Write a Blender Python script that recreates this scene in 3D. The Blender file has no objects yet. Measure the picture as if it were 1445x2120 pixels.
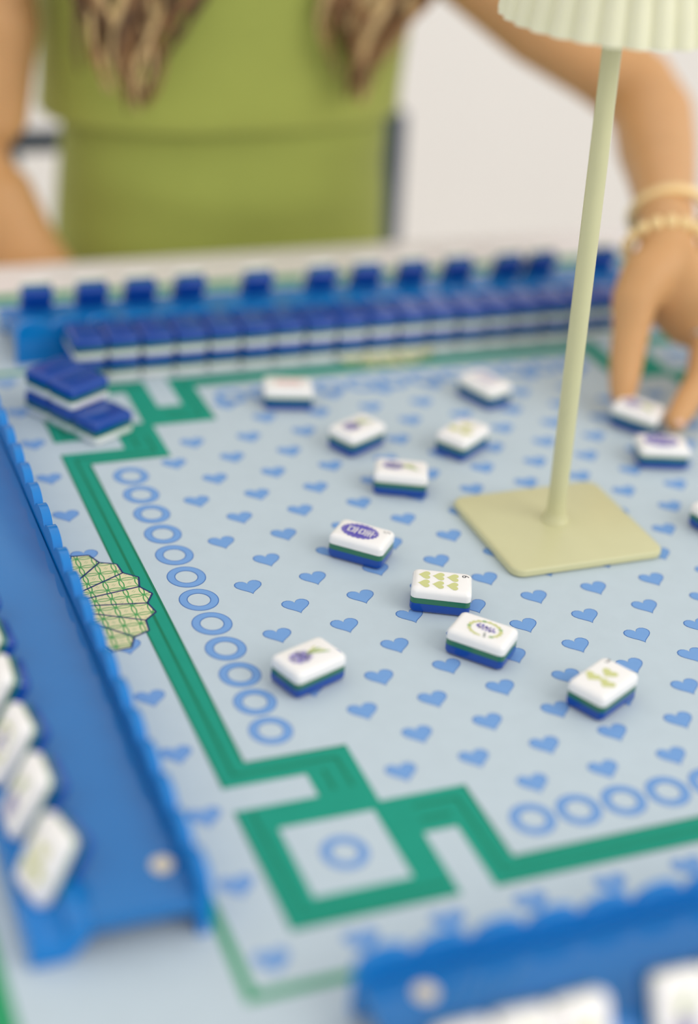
import bpy, bmesh, math, random
from mathutils import Vector, Matrix, Euler
random.seed(7)
S = bpy.context.scene
C = S.collection
U = 0.022                      # one layout unit = 22 mm (width of one tile); z = 0 is the mat's surface
PI = math.pi

# ------------------------------------------------------------------ camera
CAM = (-19.015, -29.953, 19.977)
RX = Vector((0.928337, -0.363083, 0.079752)); RY = Vector((-0.114681, -0.483796, -0.867634)); RZ = Vector((0.353607, 0.796311, -0.490765))
cd = bpy.data.cameras.new('camera'); cam = bpy.data.objects.new('camera', cd); C.objects.link(cam)
m = Matrix.Identity(4)
for i in range(3):
    m[i][0] = RX[i]; m[i][1] = -RY[i]; m[i][2] = -RZ[i]; m[i][3] = CAM[i]*U
cam.matrix_world = m
cd.sensor_fit = 'HORIZONTAL'; cd.sensor_width = 24.0; cd.lens = 3356.96*24.0/1445
cd.clip_start = 0.02; cd.clip_end = 50
cd.dof.use_dof = True; cd.dof.focus_distance = 36.9*U; cd.dof.aperture_fstop = 1.75
S.camera = cam

# ------------------------------------------------------------------ light
w = bpy.data.worlds.new('daylight'); S.world = w; w.use_nodes = True
bg = w.node_tree.nodes['Background']; bg.inputs[0].default_value = (1.0, 0.99, 0.975, 1); bg.inputs[1].default_value = 0.94
def area(name, loc, target, size, power, col=(1, 1, 1)):
    l = bpy.data.lights.new(name, 'AREA'); l.shape = 'RECTANGLE'; l.size = size[0]; l.size_y = size[1]; l.energy = power; l.color = col
    o = bpy.data.objects.new(name, l); C.objects.link(o); o.location = loc
    o.rotation_euler = (Vector(target)-Vector(loc)).to_track_quat('-Z', 'Y').to_euler()
    return o
area('window_daylight', (1.35, -1.75, 1.45), (0.0, 0.15, 0.1), (1.8, 1.8), 27, (1.0, 0.985, 0.965))
S.view_settings.view_transform = 'Standard'; S.view_settings.look = 'None'
S.view_settings.exposure = 0.0; S.view_settings.gamma = 1.0; S.view_settings.use_curve_mapping = False

# ------------------------------------------------------------------ helpers
def lin(c):
    return tuple(((v/255)/12.92 if v/255 <= 0.04045 else ((v/255+0.055)/1.055)**2.4) for v in c)
def mat(name, rgb, rough=0.5, spec=0.5, var=0.04, scale=60.0, coat=0.0, sss=0.0, sssr=(1, .4, .2), metal=0.0, bump=0.0, bscale=400.0, trans=0.0, sheen=0.0):
    mt = bpy.data.materials.new(name); mt.use_nodes = True
    nt = mt.node_tree; b = nt.nodes['Principled BSDF']; c = lin(rgb)
    tc = nt.nodes.new('ShaderNodeTexCoord'); n = nt.nodes.new('ShaderNodeTexNoise')
    n.inputs['Scale'].default_value = scale; n.inputs['Detail'].default_value = 3
    nt.links.new(tc.outputs['Object'], n.inputs['Vector'])
    r = nt.nodes.new('ShaderNodeValToRGB')
    r.color_ramp.elements[0].position = 0.3; r.color_ramp.elements[1].position = 0.7
    r.color_ramp.elements[0].color = tuple(v*(1-var) for v in c)+(1,); r.color_ramp.elements[1].color = tuple(min(1, v*(1+var)) for v in c)+(1,)
    nt.links.new(n.outputs['Fac'], r.inputs['Fac']); nt.links.new(r.outputs['Color'], b.inputs['Base Color'])
    b.inputs['Roughness'].default_value = rough; b.inputs['Specular IOR Level'].default_value = spec; b.inputs['Metallic'].default_value = metal
    b.inputs['Coat Weight'].default_value = coat; b.inputs['Coat Roughness'].default_value = 0.08
    if sheen: b.inputs['Sheen Weight'].default_value = sheen
    if sss:
        b.inputs['Subsurface Weight'].default_value = sss; b.inputs['Subsurface Radius'].default_value = sssr; b.inputs['Subsurface Scale'].default_value = 0.006
    if trans: b.inputs['Transmission Weight'].default_value = trans
    if bump:
        n2 = nt.nodes.new('ShaderNodeTexNoise'); n2.inputs['Scale'].default_value = bscale; n2.inputs['Detail'].default_value = 2
        nt.links.new(tc.outputs['Object'], n2.inputs['Vector'])
        bp = nt.nodes.new('ShaderNodeBump'); bp.inputs['Strength'].default_value = bump; bp.inputs['Distance'].default_value = 0.001
        nt.links.new(n2.outputs['Fac'], bp.inputs['Height']); nt.links.new(bp.outputs['Normal'], b.inputs['Normal'])
    return mt

class G:
    """collects vertices and faces in layout units"""
    def __init__(s): s.v = []; s.f = []; s.m = []
    def add(s, vs, fs, mi=0):
        o = len(s.v); s.v += [tuple(v) for v in vs]; s.f += [tuple(i+o for i in f) for f in fs]; s.m += [mi]*len(fs)
    def poly(s, pts, z=0.0, mi=0):
        s.add([(p[0], p[1], z) for p in pts], [tuple(range(len(pts)))], mi)
    def rect(s, x0, x1, y0, y1, z=0.0, mi=0):
        s.poly([(x0, y0), (x1, y0), (x1, y1), (x0, y1)], z, mi)
    def box(s, x0, x1, y0, y1, z0, z1, mi=0):
        s.add([(x0, y0, z0), (x1, y0, z0), (x1, y1, z0), (x0, y1, z0), (x0, y0, z1), (x1, y0, z1), (x1, y1, z1), (x0, y1, z1)],
              [(3, 2, 1, 0), (4, 5, 6, 7), (0, 1, 5, 4), (1, 2, 6, 5), (2, 3, 7, 6), (3, 0, 4, 7)], mi)
    def loft(s, rings, cap0=True, cap1=True, closed=True, mi=0):
        n = len(rings[0]); o = []
        for r in rings: o += list(r)
        f = []
        for k in range(len(rings)-1):
            for i in range(n if closed else n-1):
                j = (i+1) % n; f.append((k*n+i, k*n+j, (k+1)*n+j, (k+1)*n+i))
        if cap0: f.append(tuple(reversed(range(n))))
        if cap1: f.append(tuple((len(rings)-1)*n+i for i in range(n)))
        s.add(o, f, mi)
    def tube(s, pts, rad, n=12, mi=0, flat=1.0, up=(0, 0, 1), ends=True):
        pts = [Vector(p) for p in pts]; rings = []
        if not hasattr(rad, '__len__'): rad = [rad]*len(pts)
        N = len(pts)
        for k, p in enumerate(pts):
            t = (pts[min(k+1, N-1)]-pts[max(k-1, 0)]).normalized()
            u = Vector(up); 
            if abs(t.dot(u)) > 0.97: u = Vector((0, 1, 0))
            a = t.cross(u).normalized(); b = t.cross(a).normalized()
            rings.append([p+(a*math.cos(2*PI*i/n)+b*math.sin(2*PI*i/n)*flat)*rad[k] for i in range(n)])
        if ends:
            for e, sgn in ((0, -1), (-1, 1)):
                p = pts[e]; q = pts[1 if e == 0 else -2]; t = (p-q).normalized(); base = rings[e]; ex = []
                for f in (0.45, 0.8, 0.97):
                    c = math.sqrt(1-f*f); ex.append([p+(v-p)*c+t*rad[e]*f for v in base])
                rings = (list(reversed(ex))+rings) if e == 0 else (rings+ex)
        s.loft(rings, mi=mi)
    def sphere(s, c, r, nu=14, nv=9, mi=0):
        if not hasattr(r, '__len__'): r = (r, r, r)
        rings = []
        for k in range(1, nv):
            a = PI*k/nv-PI/2
            rings.append([(c[0]+r[0]*math.cos(a)*math.cos(2*PI*i/nu), c[1]+r[1]*math.cos(a)*math.sin(2*PI*i/nu), c[2]+r[2]*math.sin(a)) for i in range(nu)])
        s.loft(rings, mi=mi)
    def mesh(s, name, mats, smooth=False, sharp=None):
        me = bpy.data.meshes.new(name); me.from_pydata([(v[0]*U, v[1]*U, v[2]*U) for v in s.v], [], s.f)
        for mm in (mats if isinstance(mats, (list, tuple)) else [mats]): me.materials.append(mm)
        for p, k in zip(me.polygons, s.m): p.material_index = k; p.use_smooth = smooth
        me.update()
        if smooth and sharp is not None: me.set_sharp_from_angle(angle=math.radians(sharp))
        return me
    def obj(s, name, mats, parent=None, smooth=False, sharp=None, loc=None, rot=None):
        return link(name, s.mesh(name, mats, smooth, sharp), parent, loc, rot)
def link(name, me, parent=None, loc=None, rot=None):
    o = bpy.data.objects.new(name, me); C.objects.link(o)
    if parent: o.parent = parent
    if loc: o.location = [v*U for v in loc]
    if rot: o.rotation_euler = rot
    return o
def empty(name, loc=(0, 0, 0), rot=(0, 0, 0)):
    o = bpy.data.objects.new(name, None); C.objects.link(o); o.empty_display_size = 0.02
    o.location = [v*U for v in loc]; o.rotation_euler = rot
    return o
def tag(o, label=None, cat=None, group=None, kind=None):
    if label: o['label'] = label
    if cat: o['category'] = cat
    if group: o['group'] = group
    if kind: o['kind'] = kind
    return o
def bevel(o, width, seg=3, angle=40):
    b = o.modifiers.new('bevel', 'BEVEL'); b.width = width*U; b.segments = seg; b.limit_method = 'ANGLE'; b.angle_limit = math.radians(angle)
    for p in o.data.polygons: p.use_smooth = True
    wn = o.modifiers.new('wn', 'WEIGHTED_NORMAL'); wn.keep_sharp = True
    return o
def rrect(hx, hy, r, n=6):
    out = []
    for cx, cy, a0 in ((hx-r, hy-r, 0), (-hx+r, hy-r, 90), (-hx+r, -hy+r, 180), (hx-r, -hy+r, 270)):
        for k in range(n+1):
            a = math.radians(a0+90*k/n); out.append((cx+r*math.cos(a), cy+r*math.sin(a)))
    return out
ORD = ['first', 'second', 'third', 'fourth', 'fifth', 'sixth', 'seventh', 'eighth', 'ninth', 'tenth', 'eleventh', 'twelfth', 'thirteenth', 'fourteenth', 'fifteenth', 'sixteenth', 'seventeenth', 'eighteenth', 'nineteenth', 'twentieth']

# ------------------------------------------------------------------ materials
M = {}
M['wall'] = mat('wall_paint', (244, 241, 237), 0.9, 0.2, 0.01, 3)
M['floor'] = mat('floor_oak', (206, 198, 188), 0.5, 0.4, 0.08, 6)
M['table'] = mat('table_white', (246, 239, 238), 0.35, 0.4, 0.01, 10)
M['cloth'] = mat('mat_cloth', (191, 205, 213), 0.75, 0.25, 0.015, 90, bump=0.12, bscale=2600)
M['heart'] = mat('print_blue', (118, 161, 215), 0.75, 0.25, 0.02, 90)
M['outline'] = mat('print_dark_blue', (72, 116, 182), 0.75, 0.25, 0.02, 90)
M['green'] = mat('print_green', (26, 150, 126), 0.75, 0.25, 0.02, 90)
M['dgreen'] = mat('print_dark_green', (22, 120, 88), 0.75, 0.25, 0.02, 90)
M['navy_line'] = mat('print_navy', (42, 52, 105), 0.75, 0.25, 0.02, 90)
M['edge_green'] = mat('mat_edge_green', (44, 152, 100), 0.75, 0.25, 0.02, 90)
M['tile_white'] = mat('tile_white', (247, 244, 241), 0.22, 0.5, 0.008, 60, coat=0.3, sss=0.15, sssr=(1, 1, 1))
M['tile_green'] = mat('tile_green', (38, 112, 82), 0.25, 0.5, 0.02, 60, coat=0.3)
M['tile_blue'] = mat('tile_blue', (0, 68, 160), 0.16, 0.5, 0.02, 60, coat=0.15)
M['acrylic'] = mat('rack_acrylic', (0, 124, 204), 0.08, 0.5, 0.02, 20)
M['shelf'] = mat('rack_shelf', (24, 114, 184), 0.03, 0.5, 0.015, 20)
M['stud'] = mat('stud_ivory', (232, 218, 190), 0.35, 0.5, 0.03, 60)
M['lamp'] = mat('lamp_sage', (205, 202, 158), 0.3, 0.4, 0.015, 60, bump=0.05, bscale=3000)
M['shade'] = mat('lamp_shade_cream', (226, 224, 194), 0.5, 0.3, 0.02, 60, sss=0.2, sssr=(1, 1, .7))
M['skin'] = mat('skin', (208, 158, 106), 0.5, 0.35, 0.04, 30, sss=0.12, sssr=(1, .35, .2))
M['nail'] = mat('nail_pink', (236, 190, 172), 0.2, 0.5, 0.02, 60)
M['dress'] = mat('dress_green', (168, 176, 85), 0.8, 0.2, 0.04, 14, sheen=0.2, bump=0.1, bscale=900)
M['dress2'] = mat('skirt_green', (156, 165, 80), 0.8, 0.2, 0.05, 14, sheen=0.2, bump=0.1, bscale=900)
M['hair_dark'] = mat('hair_dark', (92, 64, 38), 0.45, 0.5, 0.25, 40)
M['hair_mid'] = mat('hair_mid', (142, 102, 62), 0.45, 0.5, 0.25, 40)
M['hair_light'] = mat('hair_light', (208, 176, 122), 0.45, 0.5, 0.2, 40)
M['gold'] = mat('bracelet_gold', (246, 216, 156), 0.28, 0.5, 0.03, 60, metal=0.15)
M['silver'] = mat('ring_silver', (206, 208, 205), 0.2, 0.5, 0.03, 60, metal=0.8)
M['navy'] = mat('chair_navy', (54, 72, 98), 0.7, 0.3, 0.06, 30)
M['linen'] = mat('chair_linen', (222, 222, 216), 0.9, 0.2, 0.03, 60)
M['purple'] = mat('ink_purple', (84, 76, 178), 0.35, 0.4, 0.02, 60)
M['lilac'] = mat('ink_lilac', (168, 160, 200), 0.35, 0.4, 0.04, 60)
M['lime'] = mat('ink_lime', (205, 208, 140), 0.35, 0.4, 0.03, 60)
M['leaf'] = mat('ink_leaf', (150, 184, 120), 0.35, 0.4, 0.05, 60)
M['ink'] = mat('ink_black', (52, 56, 62), 0.35, 0.4, 0.02, 60)
M['grey'] = mat('ink_grey', (160, 164, 160), 0.35, 0.4, 0.02, 60)
M['pink'] = mat('ink_pink', (232, 178, 176), 0.35, 0.4, 0.03, 60)
M['eye'] = mat('eye_white', (240, 238, 234), 0.2, 0.5, 0.01, 60)
M['lip'] = mat('lip_rose', (196, 110, 100), 0.4, 0.4, 0.03, 60)

def fan_material():
    """cream patchwork print with interlocking green circles"""
    mt = bpy.data.materials.new('fan_print'); mt.use_nodes = True; nt = mt.node_tree; b = nt.nodes['Principled BSDF']
    b.inputs['Roughness'].default_value = 0.75; b.inputs['Specular IOR Level'].default_value = 0.25
    N = lambda t: nt.nodes.new(t); L = nt.links.new
    def op(o, a, bb=None):
        n = N('ShaderNodeMath'); n.operation = o
        for i, x in enumerate((a, bb)):
            if x is None: continue
            if isinstance(x, (int, float)): n.inputs[i].default_value = x
            else: L(x, n.inputs[i])
        return n.outputs[0]
    tc = N('ShaderNodeTexCoord'); sp = N('ShaderNodeSeparateXYZ'); L(tc.outputs['Object'], sp.inputs[0])
    p = 0.37*U
    u = op('ABSOLUTE', op('SUBTRACT', op('FRACT', op('DIVIDE', sp.outputs[0], p)), 0.5))
    v = op('ABSOLUTE', op('SUBTRACT', op('FRACT', op('DIVIDE', sp.outputs[1], p)), 0.5))
    def circ(cx, cy):
        du = op('SUBTRACT', u, cx); dv = op('SUBTRACT', v, cy)
        d = op('SQRT', op('ADD', op('MULTIPLY', du, du), op('MULTIPLY', dv, dv)))
        return op('ABSOLUTE', op('SUBTRACT', d, 1.027))
    d = op('MINIMUM', circ(1.397, 0), circ(0, 1.397))
    lines = op('LESS_THAN', d, 0.04)
    du = op('SUBTRACT', u, 0.085); dv = op('SUBTRACT', v, 0.0); e1 = op('SQRT', op('ADD', op('MULTIPLY', du, du), op('MULTIPLY', dv, dv)))
    du = op('SUBTRACT', u, 0.0); dv = op('SUBTRACT', v, 0.085); e2 = op('SQRT', op('ADD', op('MULTIPLY', du, du), op('MULTIPLY', dv, dv)))
    dots = op('LESS_THAN', op('MINIMUM', e1, e2), 0.035)
    mix = N('ShaderNodeMix'); mix.data_type = 'RGBA'
    mix.inputs['A'].default_value = lin((226, 216, 172))+(1,); mix.inputs['B'].default_value = lin((74, 158, 88))+(1,)
    L(op('MAXIMUM', lines, op('MULTIPLY', dots, 0.7)), mix.inputs['Factor']); L(mix.outputs['Result'], b.inputs['Base Color'])
    return mt
M['fan'] = fan_material()

# ------------------------------------------------------------------ room shell
g = G(); g.box(-130, 150, -90, 88, -36.5, -35.5)
tag(g.obj('floor', M['floor']), kind='structure')
g = G(); g.box(-130, 150, 88, 92, -36.5, 130)
tag(g.obj('wall_back', M['wall']), kind='structure')
g = G(); g.box(-130, 150, 87.4, 88, -35.5, -31.5)
tag(bevel(g.obj('baseboard_back', M['wall']), 0.3), kind='structure')

# ------------------------------------------------------------------ table
t = tag(empty('game_table', (0, 0, -35.5)), 'square white table carrying the blue game mat', 'table')
zt = 35.5-0.1
g = G(); g.loft([[(x, y, z) for x, y in rrect(20.7-i, 20.7-i, 1.2, 6)] for z, i in ((zt-1.6, .15), (zt-1.45, 0), (zt-.15, 0), (zt, .15))]); g.obj('table_top', M['table'], t, True, 40)
g = G()
for s in (-1, 1): g.box(-17.5, 17.5, s*17.5-.5, s*17.5+.5, zt-4.6, zt-1.6); g.box(s*17.5-.5, s*17.5+.5, -17, 17, zt-4.6, zt-1.6)
g.obj('apron', M['table'], t)
for sx in (-1, 1):
    for sy in (-1, 1):
        g = G(); x, y = sx*17.9, sy*17.9
        g.loft([[(x+a*r, y+b*r, z) for a, b in ((-1, -1), (1, -1), (1, 1), (-1, 1))] for z, r in ((0, .75), (zt-1.6, 1.2))]); bevel(g.obj('leg', M['table'], t), .15)

# ------------------------------------------------------------------ game mat and its print
X0, X1, Y0, Y1 = -16.4, 16.4, -16.4, 17.9
mt = tag(empty('game_mat', (0, 0, -0.1)), 'pale blue game mat printed with hearts, rings and a green key border', 'game mat')
g = G(); g.box(X0, X1, Y0, Y1, 0, 0.1); bevel(g.obj('cloth', M['cloth'], mt), .03, 2)
g = G(); z = .104
ew = 0.66
g.rect(X0, X0+ew, Y0, Y1, z); g.rect(X1-ew, X1, Y0, Y1, z); g.rect(X0+ew, X1-ew, Y0, Y0+ew, z); g.rect(X0+ew, X1-ew, Y1-ew, Y1, z)
g.obj('edge_band', M['edge_green'], mt)
# thin inner line
g = G(); a, b = 11.95, 12.16
g.rect(-b, -a, -b-.1, b+.1, z); g.rect(a, b, -b-.1, b+.1, z); g.rect(-a, a, -b-.1, -a-.1, z); g.rect(-a, a, a+.1, b+.1, z)
g.obj('thin_line', M['edge_green'], mt)
# key border
A, b0, b1, s0, s1, xt, y1, x0, tw = 9.433, -10.926, -10.258, -6.994, -6.326, -8.128, -7.682, -10.926, 1.09
bw = b1-b0
def rot4(p, k):
    x, y = p
    for _ in range(k): x, y = -y, x
    return (x, y)
g = G()
def R4(xa, xb, ya, yb, zz, mi=0, swap=False):
    for k in range(4):
        pts = [(xa, ya), (xb, ya), (xb, yb), (xa, yb)]
        if swap: pts = [(y, x) for x, y in reversed(pts)]
        g.poly([rot4(p, k) for p in pts], zz, mi)
R4(b0, b1, s0, -s0, z)
for sw in (False, True):
    R4(b1, xt, s0, s1, z, 0, sw); R4(xt-tw, xt, y1, s0, z, 0, sw)
i0, i1 = x0+bw, y1-bw
R4(x0, i0, x0, y1, z); R4(i0, y1, x0, i0, z); R4(i0, xt, i1, y1, z); R4(i1, y1, i0, i1, z); R4(xt, y1, i1, xt, z)
zl = .1065; lw = .035; mid = (b0+b1)/2
R4(mid-lw, mid+lw, (s0+s1)/2, -(s0+s1)/2, zl, 1); R4(b0, b0+.045, s0, -s0, zl, 1); R4(b1-.06, b1, s1, -s1, zl, 1)
for sw in (False, True):
    ym = (s0+s1)/2
    R4(mid, xt-.34, ym-lw, ym+lw, zl, 1, sw); R4(xt-.34-lw, xt-.34+lw, y1+.1, ym, zl, 1, sw); R4(xt-.72-lw, xt-.72+lw, y1+.1, ym-.3, zl, 1, sw)
    R4(b1, xt, s1-.045, s1, zl, 1, sw)
    R4(x0+.05, y1-.05, x0, x0+.045, zl, 1, sw); R4(x0+bw/2, y1-.1, x0+bw/2-lw, x0+bw/2+lw, zl, 1, sw)
g.obj('key_border', [M['green'], M['dgreen']], mt)
# rings and hearts, each a printed piece of its own
def ring_mesh(ro, ri, n=36):
    g = G()
    for ra, rb, zz, mi in ((ro, ri, .103, 1), (ro-.022, ri+.022, .1045, 0)):
        o = [(ra*math.cos(2*PI*i/n), ra*math.sin(2*PI*i/n), zz) for i in range(n)]+[(rb*math.cos(2*PI*i/n), rb*math.sin(2*PI*i/n), zz) for i in range(n)]
        g.add(o, [(i, (i+1) % n, n+(i+1) % n, n+i) for i in range(n)], mi)
    return g.mesh('ring_print', [M['heart'], M['outline']])
RM = ring_mesh(.455, .255)
for k in range(12):
    for q in range(4):
        x, y = rot4((-A, -5.5+k), q); link('ring_print', RM, mt, (x, y, 0))
cc = (x0+y1)/2
for q in range(4): x, y = rot4((cc, cc), q); link('ring_print', RM, mt, (x, y, 0))
def heart_pts(n=28):
    out = []
    for i in range(n):
        a = 2*PI*i/n; x = 16*math.sin(a)**3; y = 13*math.cos(a)-5*math.cos(2*a)-2*math.cos(3*a)-math.cos(4*a); out.append((x/32, (y+2.5)/32))
    return list(reversed(out))
HP = heart_pts()
def heart(gg, cx, cy, wd, ht, zz, mi=0, ang=0.0):
    ca, sa = math.cos(ang), math.sin(ang)
    pts = [(cx+(x*wd)*ca-(y*ht)*sa, cy+(x*wd)*sa+(y*ht)*ca) for x, y in HP]
    n = len(pts); gg.add([(cx, cy, zz)]+[(p[0], p[1], zz) for p in pts], [(0, 1+i, 1+(i+1) % n) for i in range(n)], mi)
g = G(); heart(g, 0, 0, .66, .64, .103, 1); heart(g, 0, .004, .615, .59, .1045, 0)
HM = g.mesh('heart_print', [M['heart'], M['outline']])
def on_border(x, y):
    X, Y = max(abs(x), abs(y)), min(abs(x), abs(y))
    return X > 8.95 or (X > 7.0 and Y > 7.75) or (X > 7.75 and Y > 5.95)
for r in range(-9, 11):
    for c in range(-2, 26):
        x = -8.16+.796*c; y = -.29+1.026*r
        if (r+c) % 2 or on_border(x, y): continue
        link('heart_print', HM, mt, (x, y, 0))
for k in range(-6, 7):
    if abs(k) < 6:
        for s_ in (-1, 1): link('heart_print', HM, mt, (s_*11.46, 1.925*k, 0))
for k in range(-7, 8):
    for s_ in (-1, 1): link('heart_print', HM, mt, (1.635*k, s_*11.5, 0))
# patchwork fans at the middle of each side
for q in range(4):
    c = rot4((-12.8, 0), q); g = G(); n = 20
    def pol(r, a): return (r*math.cos(a), r*math.sin(a))
    pts = []
    for k in range(n):
        pts += [pol(2.42, 2*PI*k/n), pol(2.24, 2*PI*(k+.5)/n)]
    g.add([(0, 0, 0)]+[(p[0], p[1], 0) for p in pts], [(0, 1+i, 1+(i+1) % (2*n)) for i in range(2*n)], 0)
    def seg(p, r, wd=.022):
        d = Vector((r[0]-p[0], r[1]-p[1])); nn = Vector((-d.y, d.x)).normalized()*wd
        g.add([(p[0]+nn.x, p[1]+nn.y, .0015), (p[0]-nn.x, p[1]-nn.y, .0015), (r[0]-nn.x, r[1]-nn.y, .0015), (r[0]+nn.x, r[1]+nn.y, .0015)], [(0, 1, 2, 3)], 1)
    for i in range(2*n): seg(pts[i], pts[(i+1) % (2*n)])
    for k in range(n): seg(pol(.6, 2*PI*(k+.5)/n), pol(2.24, 2*PI*(k+.5)/n))
    g.obj('fan_print', [M['fan'], M['navy_line']], mt, loc=(c[0], c[1], .1085))

# ------------------------------------------------------------------ tiles
TL, TW, TH = 1.38, 0.95, 0.66
ZB, ZG = 0.265, 0.41          # top of the blue layer, top of the green layer
def layer(zs_inset):
    g = G(); g.loft([[(x, y, z) for x, y in rrect(TL/2-i, TW/2-i, .13-.4*i, 5)] for z, i in zs_inset]); return g
rr = .13
def arc(up, n=5):
    return [(TH-rr+rr*math.sin(PI/2*k/n), rr-rr*math.cos(PI/2*k/n)) for k in range(n+1)] if up else [(rr-rr*math.sin(PI/2*k/n), rr-rr*math.cos(PI/2*k/n)) for k in range(n, -1, -1)]
ME = {'face_layer': layer([(ZG, 0)]+arc(True)).mesh('face_layer', M['tile_white'], True, 60),
      'middle_layer': layer([(ZB, .004), (ZG, .004)]).mesh('middle_layer', M['tile_green'], True, 60),
      'back_layer': layer(arc(False)+[(ZB, 0)]).mesh('back_layer', M['tile_blue'], True, 60)}
def tile(label, group, matrix, printer=None):
    e = bpy.data.objects.new('mahjong_tile', None); C.objects.link(e); e.empty_display_size = .01
    loc, rot, _ = matrix.decompose(); e.location = loc*U; e.rotation_euler = rot.to_euler()
    tag(e, label, 'game tile', group)
    for k in ME: link(k, ME[k], e)
    if printer: link('face_print', printer, e)
    return e
def flat(x, y, ang, z=0.0, down=False, tilt=None):
    mm = Matrix.Translation((x, y, z)) @ Matrix.Rotation(math.radians(ang), 4, 'Z')
    if tilt: mm = mm @ Matrix.Rotation(math.radians(tilt[0]), 4, 'X') @ Matrix.Rotation(math.radians(tilt[1]), 4, 'Y')
    if down: mm = mm @ Matrix.Translation((0, 0, TH)) @ Matrix.Rotation(PI, 4, 'X')
    return mm
ZP = TH+.003
INK = ['purple', 'lilac', 'lime', 'leaf', 'ink', 'grey', 'pink', 'tile_white']
IM = [M[k] for k in INK]; IX = {k: i for i, k in enumerate(INK)}
def textmesh(ch, size):
    cu = bpy.data.curves.new('glyph', 'FONT'); cu.body = ch; cu.size = size; cu.align_x = 'CENTER'; cu.align_y = 'CENTER'; cu.resolution_u = 3
    o = bpy.data.objects.new('glyph', cu); C.objects.link(o)
    bpy.context.view_layer.update()
    dg = bpy.context.evaluated_depsgraph_get(); me = bpy.data.meshes.new_from_object(o.evaluated_get(dg))
    out = ([tuple(v.co) for v in me.vertices], [tuple(p.vertices) for p in me.polygons])
    bpy.data.objects.remove(o); bpy.data.meshes.remove(me); bpy.data.curves.remove(cu)
    return out
def glyph(g, ch, size, x, y, ink):
    vs, fs = textmesh(ch, size)     # text up = +X of the tile, text right = -Y
    g.add([(x+v[1], y-v[0], ZP) for v in vs], fs, IX[ink])
def bar(g, xa, ya, xb, yb, wd, ink, dz=0.0):
    d = Vector((xb-xa, yb-ya)); n = Vector((-d.y, d.x)).normalized()*wd/2
    g.add([(xa+n.x, ya+n.y, ZP+dz), (xa-n.x, ya-n.y, ZP+dz), (xb-n.x, yb-n.y, ZP+dz), (xb+n.x, yb+n.y, ZP+dz)], [(0, 1, 2, 3)], IX[ink])
def blob(g, cx, cy, rx, ry, ink, dz=0.0, n=24, wav=0.0, k=12):
    pts = []
    for i in range(n):
        a = 2*PI*i/n; f = 1+wav*math.cos(k*a); pts.append((cx+rx*f*math.cos(a), cy+ry*f*math.sin(a), ZP+dz))
    g.add([(cx, cy, ZP+dz)]+pts, [(0, 1+i, 1+(i+1) % n) for i in range(n)], IX[ink])
def annulus(g, cx, cy, rx, ry, wd, ink, dz=0.0, a0=0, a1=360, n=40):
    o = []
    for r in (0, wd):
        o += [(cx+(rx-r)*math.cos(math.radians(a0+(a1-a0)*i/n)), cy+(ry-r)*math.sin(math.radians(a0+(a1-a0)*i/n)), ZP+dz) for i in range(n+1)]
    g.add(o, [(i, i+1, n+1+i+1, n+1+i) for i in range(n)], IX[ink])
def p_dot(num=True):
    g = G(); n = 160
    blob(g, -.06, -.01, .46, .325, 'purple', 0, 160, .045, 22); annulus(g, -.06, -.01, .405, .28, .014, 'lilac', .001)
    def sbar(g, xa, ya, xb, yb, wd, ink, dz=0.0): bar(g, xa*1.15, ya*1.15-.03, xb*1.15, yb*1.15-.03, wd*1.05, ink, dz)
    def box_(xa, xb, ya, yb):
        sbar(g, xa, ya, xb, ya, .035, 'tile_white', .002); sbar(g, xa, yb, xb, yb, .035, 'tile_white', .002); sbar(g, xa, ya-.0175, xa, yb+.0175, .035, 'tile_white', .002); sbar(g, xb, ya-.0175, xb, yb+.0175, .035, 'tile_white', .002)
    box_(-.30, -.19, -.06, .12); sbar(g, -.135, -.11, -.135, .16, .035, 'tile_white', .002); sbar(g, -.135, .03, -.09, .03, .035, 'tile_white', .002)
    box_(-.05, .04, -.06, .12)
    for x in (.095, .15, .21): sbar(g, x, -.11, x, .15, .03, 'tile_white', .002)
    sbar(g, .08, .02, .29, .02, .03, 'tile_white', .002)
    if num: glyph(g, '5', .25, .52, .25, 'grey')
    return g.mesh('dot_print', IM)
def p_six():
    g = G()
    for i in range(3):
        for j in (0, 1): heart(g, -.42+.325*i, .15-.36*j, .33, .31, ZP, IX['lime'], -PI/2)
    glyph(g, '6', .24, .52, .26, 'ink'); return g.mesh('six_print', IM)
def p_wreath():
    g = G(); annulus(g, .05, -.02, .38, .31, .05, 'lime', 0, -60, 270)
    for k in range(16):
        a = math.radians(-50+320*k/16); blob(g, .05+.36*math.cos(a), -.02+.29*math.sin(a), .055, .04, 'leaf' if k % 4 == 0 else 'lime', .001, 10)
    for k in range(16):
        x = -.15+.026*k; blob(g, x, .02+.07*math.sin(k*1.9)-.1*(x-.05), .03, .05, 'lilac' if k % 4 else 'purple', .001, 8)
    blob(g, .27, -.03, .03, .03, 'purple', .002, 10); bar(g, .1, -.16, .15, -.33, .05, 'grey', .001)
    return g.mesh('wreath_print', IM)
def p_bamboo(seed=1):
    rn = random.Random(seed); g = G()
    blob(g, -.22, .02, .27, .21, 'lilac', 0, 40, .08, 9)
    for k in range(26):
        a = rn.random()*6.28; r = rn.random()**.5*.9; blob(g, -.22+.26*r*math.cos(a), .02+.2*r*math.sin(a), .04, .028, 'purple' if k % 2 else 'grey', .001, 8)
    blob(g, .06, .05, .07, .06, 'leaf', .001, 12)
    for k in range(4): bar(g, .02, .05, .44-.05*k, -.14+.1*k, .045, 'lime' if k % 2 else 'leaf', .0015)
    return g.mesh('flower_print', IM)
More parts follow.
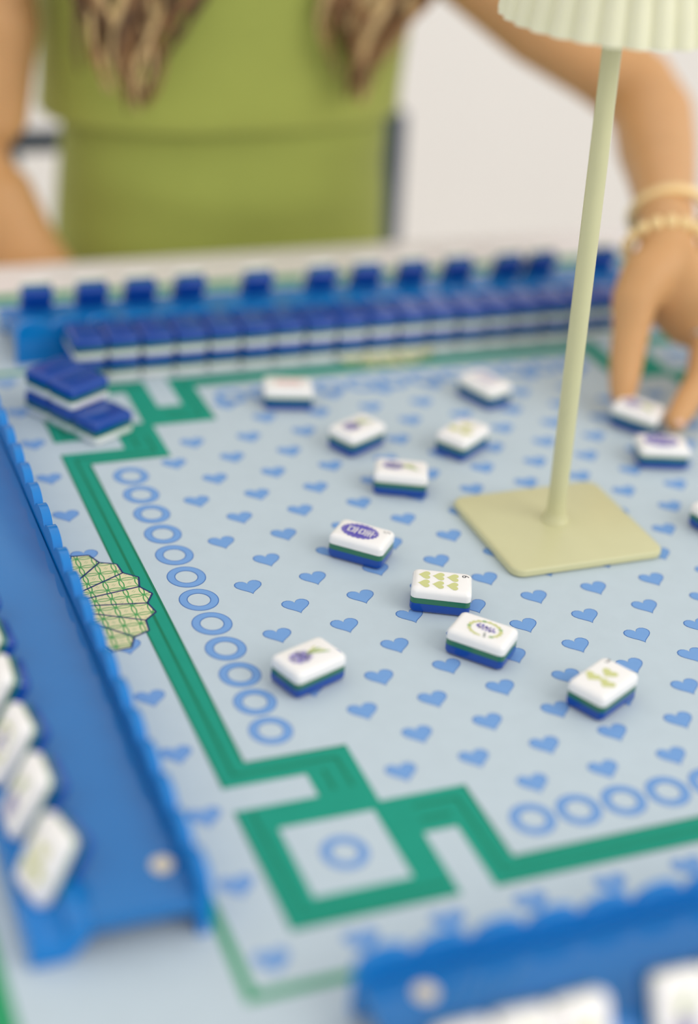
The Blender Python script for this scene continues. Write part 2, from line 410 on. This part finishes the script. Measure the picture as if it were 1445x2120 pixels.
def p_hearts(seed=2, num='3'):
    g = G()
    for cx, cy in ((-.22, .17), (-.22, -.19), (.14, -.01)): heart(g, cx, cy, .37, .35, ZP, IX['lime'], -PI/2)
    glyph(g, num, .22, .52, .27, 'ink'); return g.mesh('hearts_print', IM)
def p_char(ink):
    g = G()
    for k in range(5): bar(g, -.32+.15*k, -.2, -.26+.15*k, .2, .05, ink)
    bar(g, -.36, .05, .38, .08, .05, ink, .001); bar(g, -.3, -.13, .3, -.12, .04, ink, .001)
    return g.mesh('character_print', IM)
PD, PS, PW, PB, PH = p_dot(), p_six(), p_wreath(), p_bamboo(1), p_hearts()
PB2, PH2, PR, PL = p_bamboo(5), p_hearts(3, '2'), p_char('pink'), p_char('lilac')
GT = 'loose tiles lying face up on the mat'
for lab, mm, pr in (
    ('white tile with purple scalloped medallion and small grey 5', flat(-5.13, .42, -43), PD),
    ('white tile with six pale green hearts and black numeral 6', flat(-4.15, -2.05, -26), PS),
    ('white tile with green wreath print just in front of the six-hearts tile', flat(-4.08, -4.08, -48), PW),
    ('white tile with lilac flower and green stalks, closest to the left ring column', flat(-8.12, -4.05, 20), PB),
    ('white tile with pale green hearts, nearest the lower right of the mat', flat(-2.35, -6.4, 27), PH),
    ('white tile with flower print left of the lamp base', flat(-2.90, 3.28, -24), PB2),
    ('white tile turned diagonally with lime and purple print, behind the flower tile', flat(-3.12, 5.8, 26), PB),
    ('white tile with lime hearts turned diagonally just behind the lamp base', flat(-.36, 4.95, 33), PH2),
    ('white tile with faint pink print closest to the far tile wall at left', flat(-4.1, 8.66, -14), PR),
    ('white tile with pale lilac print near the far border, behind the lamp stem', flat(1.64, 7.75, -70), PL),
    ('white tile with purple medallion just in front of the reaching fingers', flat(4.78, 3.06, -17), PD),
    ('white tile pinched between thumb and finger of the reaching hand', flat(5.22, 5.1, -52, .07, False, (4, 2)), PB2),
    ('white tile cut by the right edge, right of the lamp base', flat(4.42, -.45, 15), PH2)):
    tile(lab, GT, mm, pr)
# short stack at the far left corner
GS = 'navy-backed tiles in the small corner pile'
for lab, k, lv in (('face-down tile at the bottom rear of the corner pile', 2, 0), ('face-down tile at the bottom middle of the corner pile', 1, 0),
                   ('face-down navy tile jutting out at the front of the corner pile', 0, 0), ('rear face-down tile of the two on top of the corner pile', 2, 1), ('front face-down tile of the two on top of the corner pile', 1, 1)):
    tile(lab, GS, flat(-9.56-.47*k+.02*lv, 7.95+.83*k, 29.5+(k-1)*.8, TH*lv, True))
# two-high wall before the far rack
for k in range(19):
    x = -9.15+.997*k
    for r, nm in ((0, 'lower'), (1, 'upper')):
        tile('%s face-down tile from the left in the %s row of the far tile wall' % (ORD[k], nm), 'face-down tiles in the far two-high wall',
             flat(x+random.uniform(-.008, .008)+.02*r, 11.8+random.uniform(-.03, .03), 90, TH*r, True))

# ------------------------------------------------------------------ racks
def make_rack(label, loc, ang, studs, sy=.58):
    """local X along the rack, +Y out towards its player, wall outer face at Y = 0"""
    e = tag(empty('tile_rack', loc, (0, 0, math.radians(ang))), label, 'tile rack', 'blue acrylic tile racks')
    Lh = 10.71; n = 21; pitch = 2*Lh/n; g = G(); top = []
    for k in range(n):
        for i in range(12 if k < n-1 else 13):
            s = -1+2*i/12; top.append((-Lh+pitch*(k+.5+s/2), .95+.37*math.sqrt(max(0, 1-(s*.97)**2))))
    th = .21; N = len(top); vs = []
    for y in (0, th):
        vs += [(x, y, 0) for x, z in top]+[(x, y, z) for x, z in top]
    f = []
    for i in range(N-1):
        f += [(i, i+1, N+i+1, N+i), (2*N+i+1, 2*N+i, 3*N+i, 3*N+i+1), (N+i, N+i+1, 3*N+i+1, 3*N+i), (i+1, i, 2*N+i, 2*N+i+1)]
    f += [(0, N, 3*N, 2*N), (N-1, 3*N-1, 4*N-1, 2*N-1)]
    g.add(vs, f); o = g.obj('scalloped_wall', M['acrylic'], e, True, 35)
    g = G(); g.box(-Lh+.02, Lh-.02, th+.004, 2.05, .5, .79); bevel(g.obj('shelf', M['shelf'], e), .04, 2)
    # tile channel: stepped block with a sloping back rest
    prof = [(2.4, 0), (3.08, 0), (3.08, .52), (3.0, .52), (2.97, .42), (2.5, .42), (2.25, .79), (2.05, .79), (2.05, .45)]
    g = G(); g.loft([[(x, y, z) for y, z in prof] for x in (-Lh+.02, Lh-.02)]); bevel(g.obj('tile_channel', M['acrylic'], e), .04, 2)
    for sx in studs:
        g = G(); g.loft([[(sx+r*math.cos(2*PI*i/20), sy+r*math.sin(2*PI*i/20), z) for i in range(20)] for z, r in ((.79, .2), (.82, .2), (.85, .17), (.86, .1))]); g.obj('stud', M['stud'], e, True, 40)
    return e
# rotation: left rack's outward is -X, front rack's outward is -Y, far rack's outward is +Y
make_rack('blue scalloped tile rack along the left side of the mat', (-12.26, .15, 0), 90, (-9.7,))
make_rack('blue scalloped tile rack at the bottom right in front of the camera', (.1, -12.85, 0), 180, (9.75,), .72)
make_rack('blue scalloped tile rack at the far side before the woman in green', (-.2, 12.67, 0), 0, ())
def racked(loc, ang, xlocal, twist=0, yl=2.93, zl=.46, lean=25, dz=0):
    """tile standing in a rack: long side up, face outward and tipped back"""
    base = Matrix.Translation(loc) @ Matrix.Rotation(math.radians(ang), 4, 'Z') @ Matrix.Translation((xlocal, yl, zl+dz)) @ Matrix.Rotation(math.radians(twist), 4, 'Z')
    a = math.radians(lean)
    up = Vector((0, -math.sin(a), math.cos(a))); nrm = Vector((0, math.cos(a), math.sin(a))); side = nrm.cross(up)
    mm = Matrix.Identity(4)
    for i in range(3): mm[i][0] = up[i]; mm[i][1] = side[i]; mm[i][2] = nrm[i]
    return base @ mm @ Matrix.Translation((TL/2, 0, -TH))
prs = [PH, PB, PW, PH2, PB2, PS]
for k, y in enumerate((-9.2, -7.4, -5.9, -4.2, -2.85, -1.3)):
    tile('%s face-out tile from the near end of the left rack' % ORD[k], 'tiles standing in the left rack', racked((-12.26, .15, 0), 90, y-.15, 14 if k == 0 else random.uniform(-3, 9)), prs[k])
for k, x in enumerate((-9.8, -8.8, -7.8, -6.05, -5.05, -4.05, -3.05)):
    tile('%s face-out tile from the left in the front rack' % ORD[k], 'tiles standing in the front rack', racked((.1, -12.85, 0), 180, -(x-.1), random.uniform(-2, 2)), prs[(k+1) % 6])
for k, x in enumerate((-9.85, -8.22, -6.73, -5.2, -3.0, -.86, .72, 2.31, 3.95, 5.74, 6.98, 9.36)):
    tile('%s navy-backed tile from the left in the far rack' % ORD[k], 'tiles standing in the far rack', racked((-.2, 12.67, 0), 0, x+.2, random.uniform(-3, 3)))

# ------------------------------------------------------------------ lamp
lp = tag(empty('table_lamp', (.13, .35, 0)), 'pale green table lamp with square base, slim stem and pleated shade', 'lamp')
g = G(); hx, hy = 2.08, 1.86
g.loft([[(x, y, z) for x, y in rrect(hx-i, hy-i, .32-i*.5, 8)] for z, i in ((0, .06), (.05, 0), (.17, 0), (.21, .025), (.225, .07))]); g.obj('base', M['lamp'], lp, True, 50)
AX = lambda z: (.05-.043*z+.005, .17+.0*z)
g = G(); prof = [(.20, .37), (.24, .36), (.30, .33), (.40, .275), (.55, .245), (.9, .235), (4, .228), (8, .222), (12, .216), (15.5, .216)]
g.loft([[(AX(z)[0]+r*math.cos(2*PI*i/28), AX(z)[1]+r*math.sin(2*PI*i/28), z) for i in range(28)] for z, r in prof]); g.obj('stem', M['lamp'], lp, True, 60)
g = G(); n = 28*12; rings = []
zb, ztop = 12.55, 16.6
def shade_ring(z, r, off):
    c = AX(z); out = []
    for i in range(n):
        a = 2*PI*i/n; s = abs(math.sin(a*14)); rad = r-off-.13*(1-s); out.append((c[0]+rad*math.cos(a), c[1]+rad*math.sin(a), z))
    return out
g.loft([shade_ring(zb, 2.5, .06), shade_ring(zb, 2.52, 0), shade_ring(zb+.06, 2.52, 0), shade_ring(ztop, 1.75, 0), shade_ring(ztop, 1.72, .06), shade_ring(zb+.05, 2.48, .07), shade_ring(zb, 2.5, .06)], False, False)
g.obj('shade', M['shade'], lp, True, 60)
g = G(); c = AX(ztop-.3)
for k in range(3):
    a = 2*PI*k/3; g.tube([(c[0], c[1], ztop-.3), (c[0]+1.6*math.cos(a), c[1]+1.6*math.sin(a), ztop-.3)], .06, 8)
g.obj('spider', M['lamp'], lp, True)

# ------------------------------------------------------------------ chair behind the table
ch = tag(empty('dining_chair', (.75, 31.3, -35.5)), 'navy framed dining chair behind the woman in green', 'chair')
zf = 35.5; zs = 35.5-20.2
for sx in (-1, 1):
    g = G(); x = sx*8.25
    g.loft([[(x+a*r, b*r+yo, z) for a, b in ((-1, -1), (1, -1), (1, 1), (-1, 1))] for z, yo, r in ((0, 1.8, .5), (zs, 0, .62), (zf+1.15, 1.0, .45))]); bevel(g.obj('back_post', M['navy'], ch), .1)
    g = G(); g.loft([[(x+a*r, -14+b*r, z) for a, b in ((-1, -1), (1, -1), (1, 1), (-1, 1))] for z, r in ((0, .45), (zs-1, .6))]); bevel(g.obj('front_leg', M['navy'], ch), .1)
g = G(); g.box(-7.85, 7.85, .55, 1.3, zf+.0, zf+.8); bevel(g.obj('top_rail', M['navy'], ch), .2)
g = G(); g.box(-7.85, 7.85, .25, .95, zf-10.5, zf-9.3); bevel(g.obj('lower_rail', M['navy'], ch), .2)
g = G(); g.box(-8, 8, -14.6, .6, zs-1, zs+.2); bevel(g.obj('seat_frame', M['navy'], ch), .2)
g = G(); g.box(-7.6, 7.6, -14.2, 0, zs+.2, zs+1.6); bevel(g.obj('seat_cushion', M['linen'], ch), .6, 4)

# ------------------------------------------------------------------ woman in green
pz = 0
pr_ = tag(empty('person', (0, 0, -35.5)), 'seated woman in sleeveless green top and skirt reaching over the table', 'person')
def kid(g, name, mats, smooth=True, sharp=None, parent=pr_):
    g.v = [(x, y, z+35.5) for x, y, z in g.v] if parent is pr_ else g.v
    return g.obj(name, mats, parent, smooth, sharp)
def ell(cx, cy, z, rx, ry, n=40, p=2.3, fr=1.0):
    out = []
    for i in range(n):
        a = 2*PI*i/n; c, s = math.cos(a), math.sin(a)
        out.append((cx+rx*math.copysign(abs(c)**(2/p), c), cy+ry*math.copysign(abs(s)**(2/p), s), z))
    return out
B = G()
# torso (under the clothes), neck, head
B.loft([ell(-.4, 26.6, z, rx, ry) for z, rx, ry in ((-16, 6.5, 4.0), (-12, 7.4, 4.4), (-7, 6.9, 3.9), (-1, 5.7, 3.1), (3, 5.5, 2.9))] +
       [ell(-.6, cy, z, rx, ry) for z, rx, ry, cy in ((7, 6.0, 3.3, 26.1), (11, 6.4, 3.4, 25.4), (14, 6.6, 2.8, 24.9), (16, 4.2, 2.2, 24.7), (17, 2.2, 1.9, 24.6))])
B.tube([(-.6, 24.8, 15.5), (-.6, 24.2, 18), (-.6, 23.6, 20.5)], [2.3, 2.05, 2.1], 16)
B.sphere((-.6, 22.9, 23.6), (3.2, 3.7, 4.3), 24, 16); B.sphere((-.6, 21.6, 21.2), (2.3, 2.2, 1.9), 16, 10)
B.tube([(-.6, 19.3, 24.0), (-.6, 18.75, 22.9)], [.32, .5], 10)
for s in (-1, 1): B.sphere((-.6+s*3.2, 23.2, 23.2), (.35, .75, 1.15), 10, 8)
# right arm (photo left), forearm dropping to the lap
B.tube([(-6.9, 24.9, 14.6), (-8.6, 24.8, 11.6), (-9.1, 24.6, 7), (-9.45, 24.4, 3.5), (-9.5, 24.0, 1.5), (-8.6, 23.2, -.8), (-6.6, 22.4, -3.6), (-4.6, 21.9, -5.6), (-3.6, 21.7, -6.6)], [1.9, 1.75, 1.5, 1.3, 1.32, 1.35, 1.15, .9, .9], 16)
B.tube([(-3.6, 21.7, -6.6), (-2.6, 21.5, -7.3), (-1.6, 21.4, -7.6)], [.9, 1.3, 1.2], 14, flat=.55)
for k in range(4): B.tube([(-1.6, 20.8+.45*k, -7.6), (-.6, 20.7+.45*k, -8.0), (.2, 20.7+.45*k, -8.5)], [.42, .38, .32], 10)
B.tube([(-2.8, 20.6, -7.0), (-1.8, 20.0, -7.6), (-1.2, 19.9, -8.1)], [.5, .42, .36], 10)
# left arm (photo right): shoulder, elbow, wrist
WR = (7.17, 8.1, 4.42)
B.tube([(4.6, 23.9, 13.4), (5.6, 23.1, 11.4), (7.19, 22.0, 9.39), (9.29, 20.8, 7.62), (10.93, 19.8, 6.6), (12.01, 18.6, 5.8), (11.95, 17.2, 5.25), (11.0, 15.2, 4.8), (9.9, 13.0, 4.62), (8.7, 10.8, 4.5), (7.7, 9.0, 4.5), WR], [2.0, 1.95, 1.86, 1.65, 1.49, 1.45, 1.43, 1.34, 1.12, .93, .85, .84], 18)
# left hand hanging from the wrist: palm, thumb at photo left, index with ring, three more fingers
B.tube([WR, (7.15, 7.8, 4.05), (7.15, 7.45, 3.5), (7.3, 7.1, 2.9), (7.6, 6.9, 2.5)], [.84, .98, 1.15, 1.25, 1.1], 18, flat=.55, up=(.9, .3, -.2))
B.tube([(6.95, 7.7, 4.0), (6.2, 7.4, 3.55), (5.75, 7.1, 3.0), (5.6, 6.75, 2.25), (5.42, 6.45, 1.6), (5.2, 6.05, 1.0), (5.1, 5.85, .68)], [.82, .8, .68, .56, .52, .46, .38], 12)
B.tube([(7.5, 7.1, 3.3), (7.95, 6.75, 2.6), (7.85, 6.2, 1.95), (7.3, 5.35, 1.2), (6.5, 4.7, .85), (5.92, 4.25, .55)], [.58, .54, .48, .46, .42, .35], 12)
B.tube([(7.9, 7.2, 3.3), (8.85, 6.85, 2.65), (9.0, 6.1, 1.95), (8.75, 5.25, 1.25), (8.25, 4.65, .75)], [.52, .46, .42, .39, .31], 12)
B.tube([(8.2, 7.5, 3.35), (9.6, 7.3, 2.7), (9.95, 6.65, 2.0), (9.85, 5.85, 1.35), (9.5, 5.2, .85)], [.5, .44, .4, .37, .3], 12)
B.tube([(8.2, 7.8, 3.45), (10.0, 8.0, 2.85), (10.7, 7.55, 2.25), (10.8, 6.95, 1.7), (10.6, 6.4, 1.25)], [.46, .4, .35, .32, .27], 12)
# legs
for s in (-1, 1):
    B.tube([(-.4+s*3.4, 26, -14.5), (-.4+s*3.9, 18, -14.2), (-.4+s*3.9, 9.5, -14), (-.4+s*3.8, 8, -17), (-.4+s*3.8, 9, -26), (-.4+s*3.8, 10, -33.6)], [3.7, 3.4, 2.6, 2.4, 2.1, 1.4], 16)
    B.tube([(-.4+s*3.8, 10.5, -34.2), (-.4+s*3.9, 7, -34.6), (-.4+s*4.0, 4.5, -34.8)], [1.2, 1.1, .65], 12)
body = kid(B, 'body', M['skin'])
rm = body.modifiers.new('remesh', 'REMESH'); rm.mode = 'VOXEL'; rm.voxel_size = .13*U; rm.use_smooth_shade = True
sm = body.modifiers.new('smooth', 'SMOOTH'); sm.factor = .5; sm.iterations = 5
# clothes
def fold(ring, z, amp, f, ph):
    out = []
    for (x, y, zz) in ring:
        a = math.atan2(y-26, x); d = amp*(math.sin(f*a*3+ph+zz*.8)+.6*math.sin(f*a*7+zz*1.7)); out.append((x*(1+d*.01), y-d*.6*(1 if y < 26 else 0), zz))
    return out
g = G(); rings = []
spec = [(3.35, 6.75, 3.55, 26.4), (3.45, 6.8, 3.6, 26.4), (4.2, 6.75, 3.6, 26.35), (5.5, 6.75, 3.6, 26.2), (7, 6.8, 3.75, 26.0), (8.5, 6.9, 3.95, 25.8), (10, 6.9, 4.1, 25.5), (12, 6.8, 3.7, 25.2), (13.6, 6.3, 3.1, 24.9), (15.3, 4.6, 2.6, 24.75), (16.2, 3.0, 2.4, 24.7)]
for z, rx, ry, cy in spec: rings.append(fold(ell(-.55, cy, z, rx, ry, 64), z, .05, 1, .3))
inner = [[(-.55+(x+.55)*.965, cy+(y-cy)*.94, z) for x, y, z in ell(-.55, cy, z, rx, ry, 64)] for z, rx, ry, cy in (spec[2], spec[0])]
g.loft(list(inner)+rings, False, False); kid(g, 'top', M['dress'])
g = G(); rings = []
for k in range(26):
    t_ = k/25; z = 4.1-t_*17.5; cx = -.35; rx = 6.05+.75*min(1, t_*1.6); ry = 3.15+1.3*t_; cy = 26.4
    r = ell(cx, cy, z, rx, ry, 72); out = []
    for x, y, zz in r:
        fr = max(0, min(1, (26.6-y)/2.5)); d = .16*math.sin(zz*2.3+x*.28)*math.exp(-((zz-1.2)/2.2)**2)+.10*math.sin(zz*1.1-x*.5+1); out.append((x, y-d*fr, zz))
    rings.append(out)
g.loft(rings, True, True)
for s in (-1, 1): g.tube([(-.35+s*3.3, 25.5, -13.6), (-.35+s*3.7, 18, -13.6), (-.35+s*3.7, 10.2, -13.6)], [4.1, 3.9, 3.2], 18)
kid(g, 'skirt', M['dress2'])
# hair: wavy locks falling in two bunches over the chest
g = G(); rn = random.Random(11)
def lock(xs, xm, xt_, tipz, r, mi, ph):
    pts = []; rad = []; n_ = 26
    for k in range(n_+1):
        f = k/n_; z = 22.5-(22.5-tipz)*f
        if z > 9: h_ = (22.5-z)/13.5; x = xs+(xm-xs)*h_; y = 23.2-1.2*math.sin(h_*PI*.5)-.5*h_
        else: h_ = (9-z)/(9-tipz); x = xm+(xt_-xm)*h_**1.3; y = 21.5+.35*h_
        x += .38*math.sin(ph+z*1.25)*min(1, f*1.5); y -= .25*math.cos(ph*1.7+z*1.1)
        pts.append((x, y, z)); rad.append(r*(1.0 if f < .6 else max(.15, 1-(f-.6)/.4*.85)))
    g.tube(pts, rad, 10, mi, up=(0, 1, 0), ends=False)
for side, n_, (ma, mb), tip in ((-1, 44, (-7.6, -2.7), -5.0), (1, 38, (1.2, 5.2), 2.75)):
    for k in range(n_):
        f = rn.random(); xm = ma+(mb-ma)*f; off = abs(f-.5)*2
        lock(-.6+side*rn.uniform(2.2, 3.6), xm, tip+(xm-tip)*rn.uniform(.1, .75)*off, 4.3+2.4*off*rn.uniform(.3, 1)+abs(rn.gauss(0, .5)), rn.uniform(.2, .42), rn.choice((0, 0, 1, 1, 1, 2, 2)), rn.uniform(0, 6))
rings = []
for k in range(1, 14):
    a = PI*k/14-PI/2; z = 24.0+4.7*math.sin(a)
    rings.append([(-.6+3.65*math.cos(a)*math.cos(2*PI*i/24), max(23.7+4.0*math.cos(a)*math.sin(2*PI*i/24), 21.4+(0 if z < 26 else -(z-26)*.9)), z) for i in range(24)])
g.loft(rings, mi=1)
kid(g, 'hair', [M['hair_dark'], M['hair_mid'], M['hair_light']])
# face details
for s in (-1, 1):
    g = G(); g.sphere((-.6+s*1.35, 19.75, 23.9), (.52, .3, .3), 12, 8, 0); g.sphere((-.6+s*1.35, 19.52, 23.9), (.22, .12, .22), 10, 8, 1); kid(g, 'eye', [M['eye'], M['hair_dark']])
    g = G(); g.tube([(-.6+s*.75, 19.6, 24.7), (-.6+s*1.4, 19.55, 24.9), (-.6+s*2.1, 20.0, 24.7)], [.1, .12, .06], 8); kid(g, 'eyebrow', M['hair_dark'])
g = G(); g.tube([(-1.45, 19.75, 21.3), (-.6, 19.25, 21.35), (.25, 19.75, 21.3)], [.1, .26, .1], 10); kid(g, 'lips', M['lip'])
# bracelets, ring and nail
def torus(g, c, axis, R_, r, n=48, k=10, mi=0, sq=1.0):
    ax = Vector(axis).normalized(); u = ax.cross(Vector((0, 0, 1))).normalized(); v = ax.cross(u).normalized(); c = Vector(c); rings = []
    for i in range(n+1):
        a = 2*PI*i/n; d = u*math.cos(a)+v*math.sin(a)*sq
        rings.append([c+d*R_+(d.normalized()*math.cos(2*PI*j/k)+ax*math.sin(2*PI*j/k))*r for j in range(k)])
    g.loft(rings, False, False, mi=mi)
    return u, v
fax = Vector((-.285, -.832, -.476))
g = G(); torus(g, (8.35, 9.95, 4.45), fax, 1.14, .15, 56, 12); kid(g, 'bangle', M['gold'])
bb = empty('bead_bracelet', (0, 0, 35.5)); bb.parent = pr_
ax = fax.normalized(); u = ax.cross(Vector((0, 0, 1))).normalized(); v = ax.cross(u).normalized(); c = Vector((7.24, 8.2, 4.18))
gb = G(); gb.sphere((0, 0, 0), .2, 10, 8); bead = gb.mesh('bead', M['gold'], True)
nb = 17
for i in range(nb):
    a = 2*PI*i/nb; p = c+(u*math.cos(a)+v*math.sin(a)*.95)*1.12
    link('bead', bead, bb, tuple(p))
g = G(); torus(g, (7.88, 6.3, 2.05), (-.3, -.6, -.7), .47, .07, 32, 8); kid(g, 'finger_ring', M['silver'])
g = G(); d = Vector((-.75, -.5, -.3)).normalized()
nn = Vector((-.35, -.75, .75)).normalized(); p = Vector((6.02, 4.22, .66)); sd = d.cross(nn).normalized()
rings = []
for k in range(7):
    f = k/6; wd = .2*math.sqrt(max(.08, 1-(2*f-1)**4)); cpt = p+d*(f*.5-.2)+nn*(.2-.25*(f-.4)**2)
    rings.append([cpt+sd*wd*s_+nn*(-.1*s_*s_) for s_ in (-1, -.5, 0, .5, 1)])
g.loft(rings, False, False, closed=False); kid(g, 'fingernail', M['nail'])
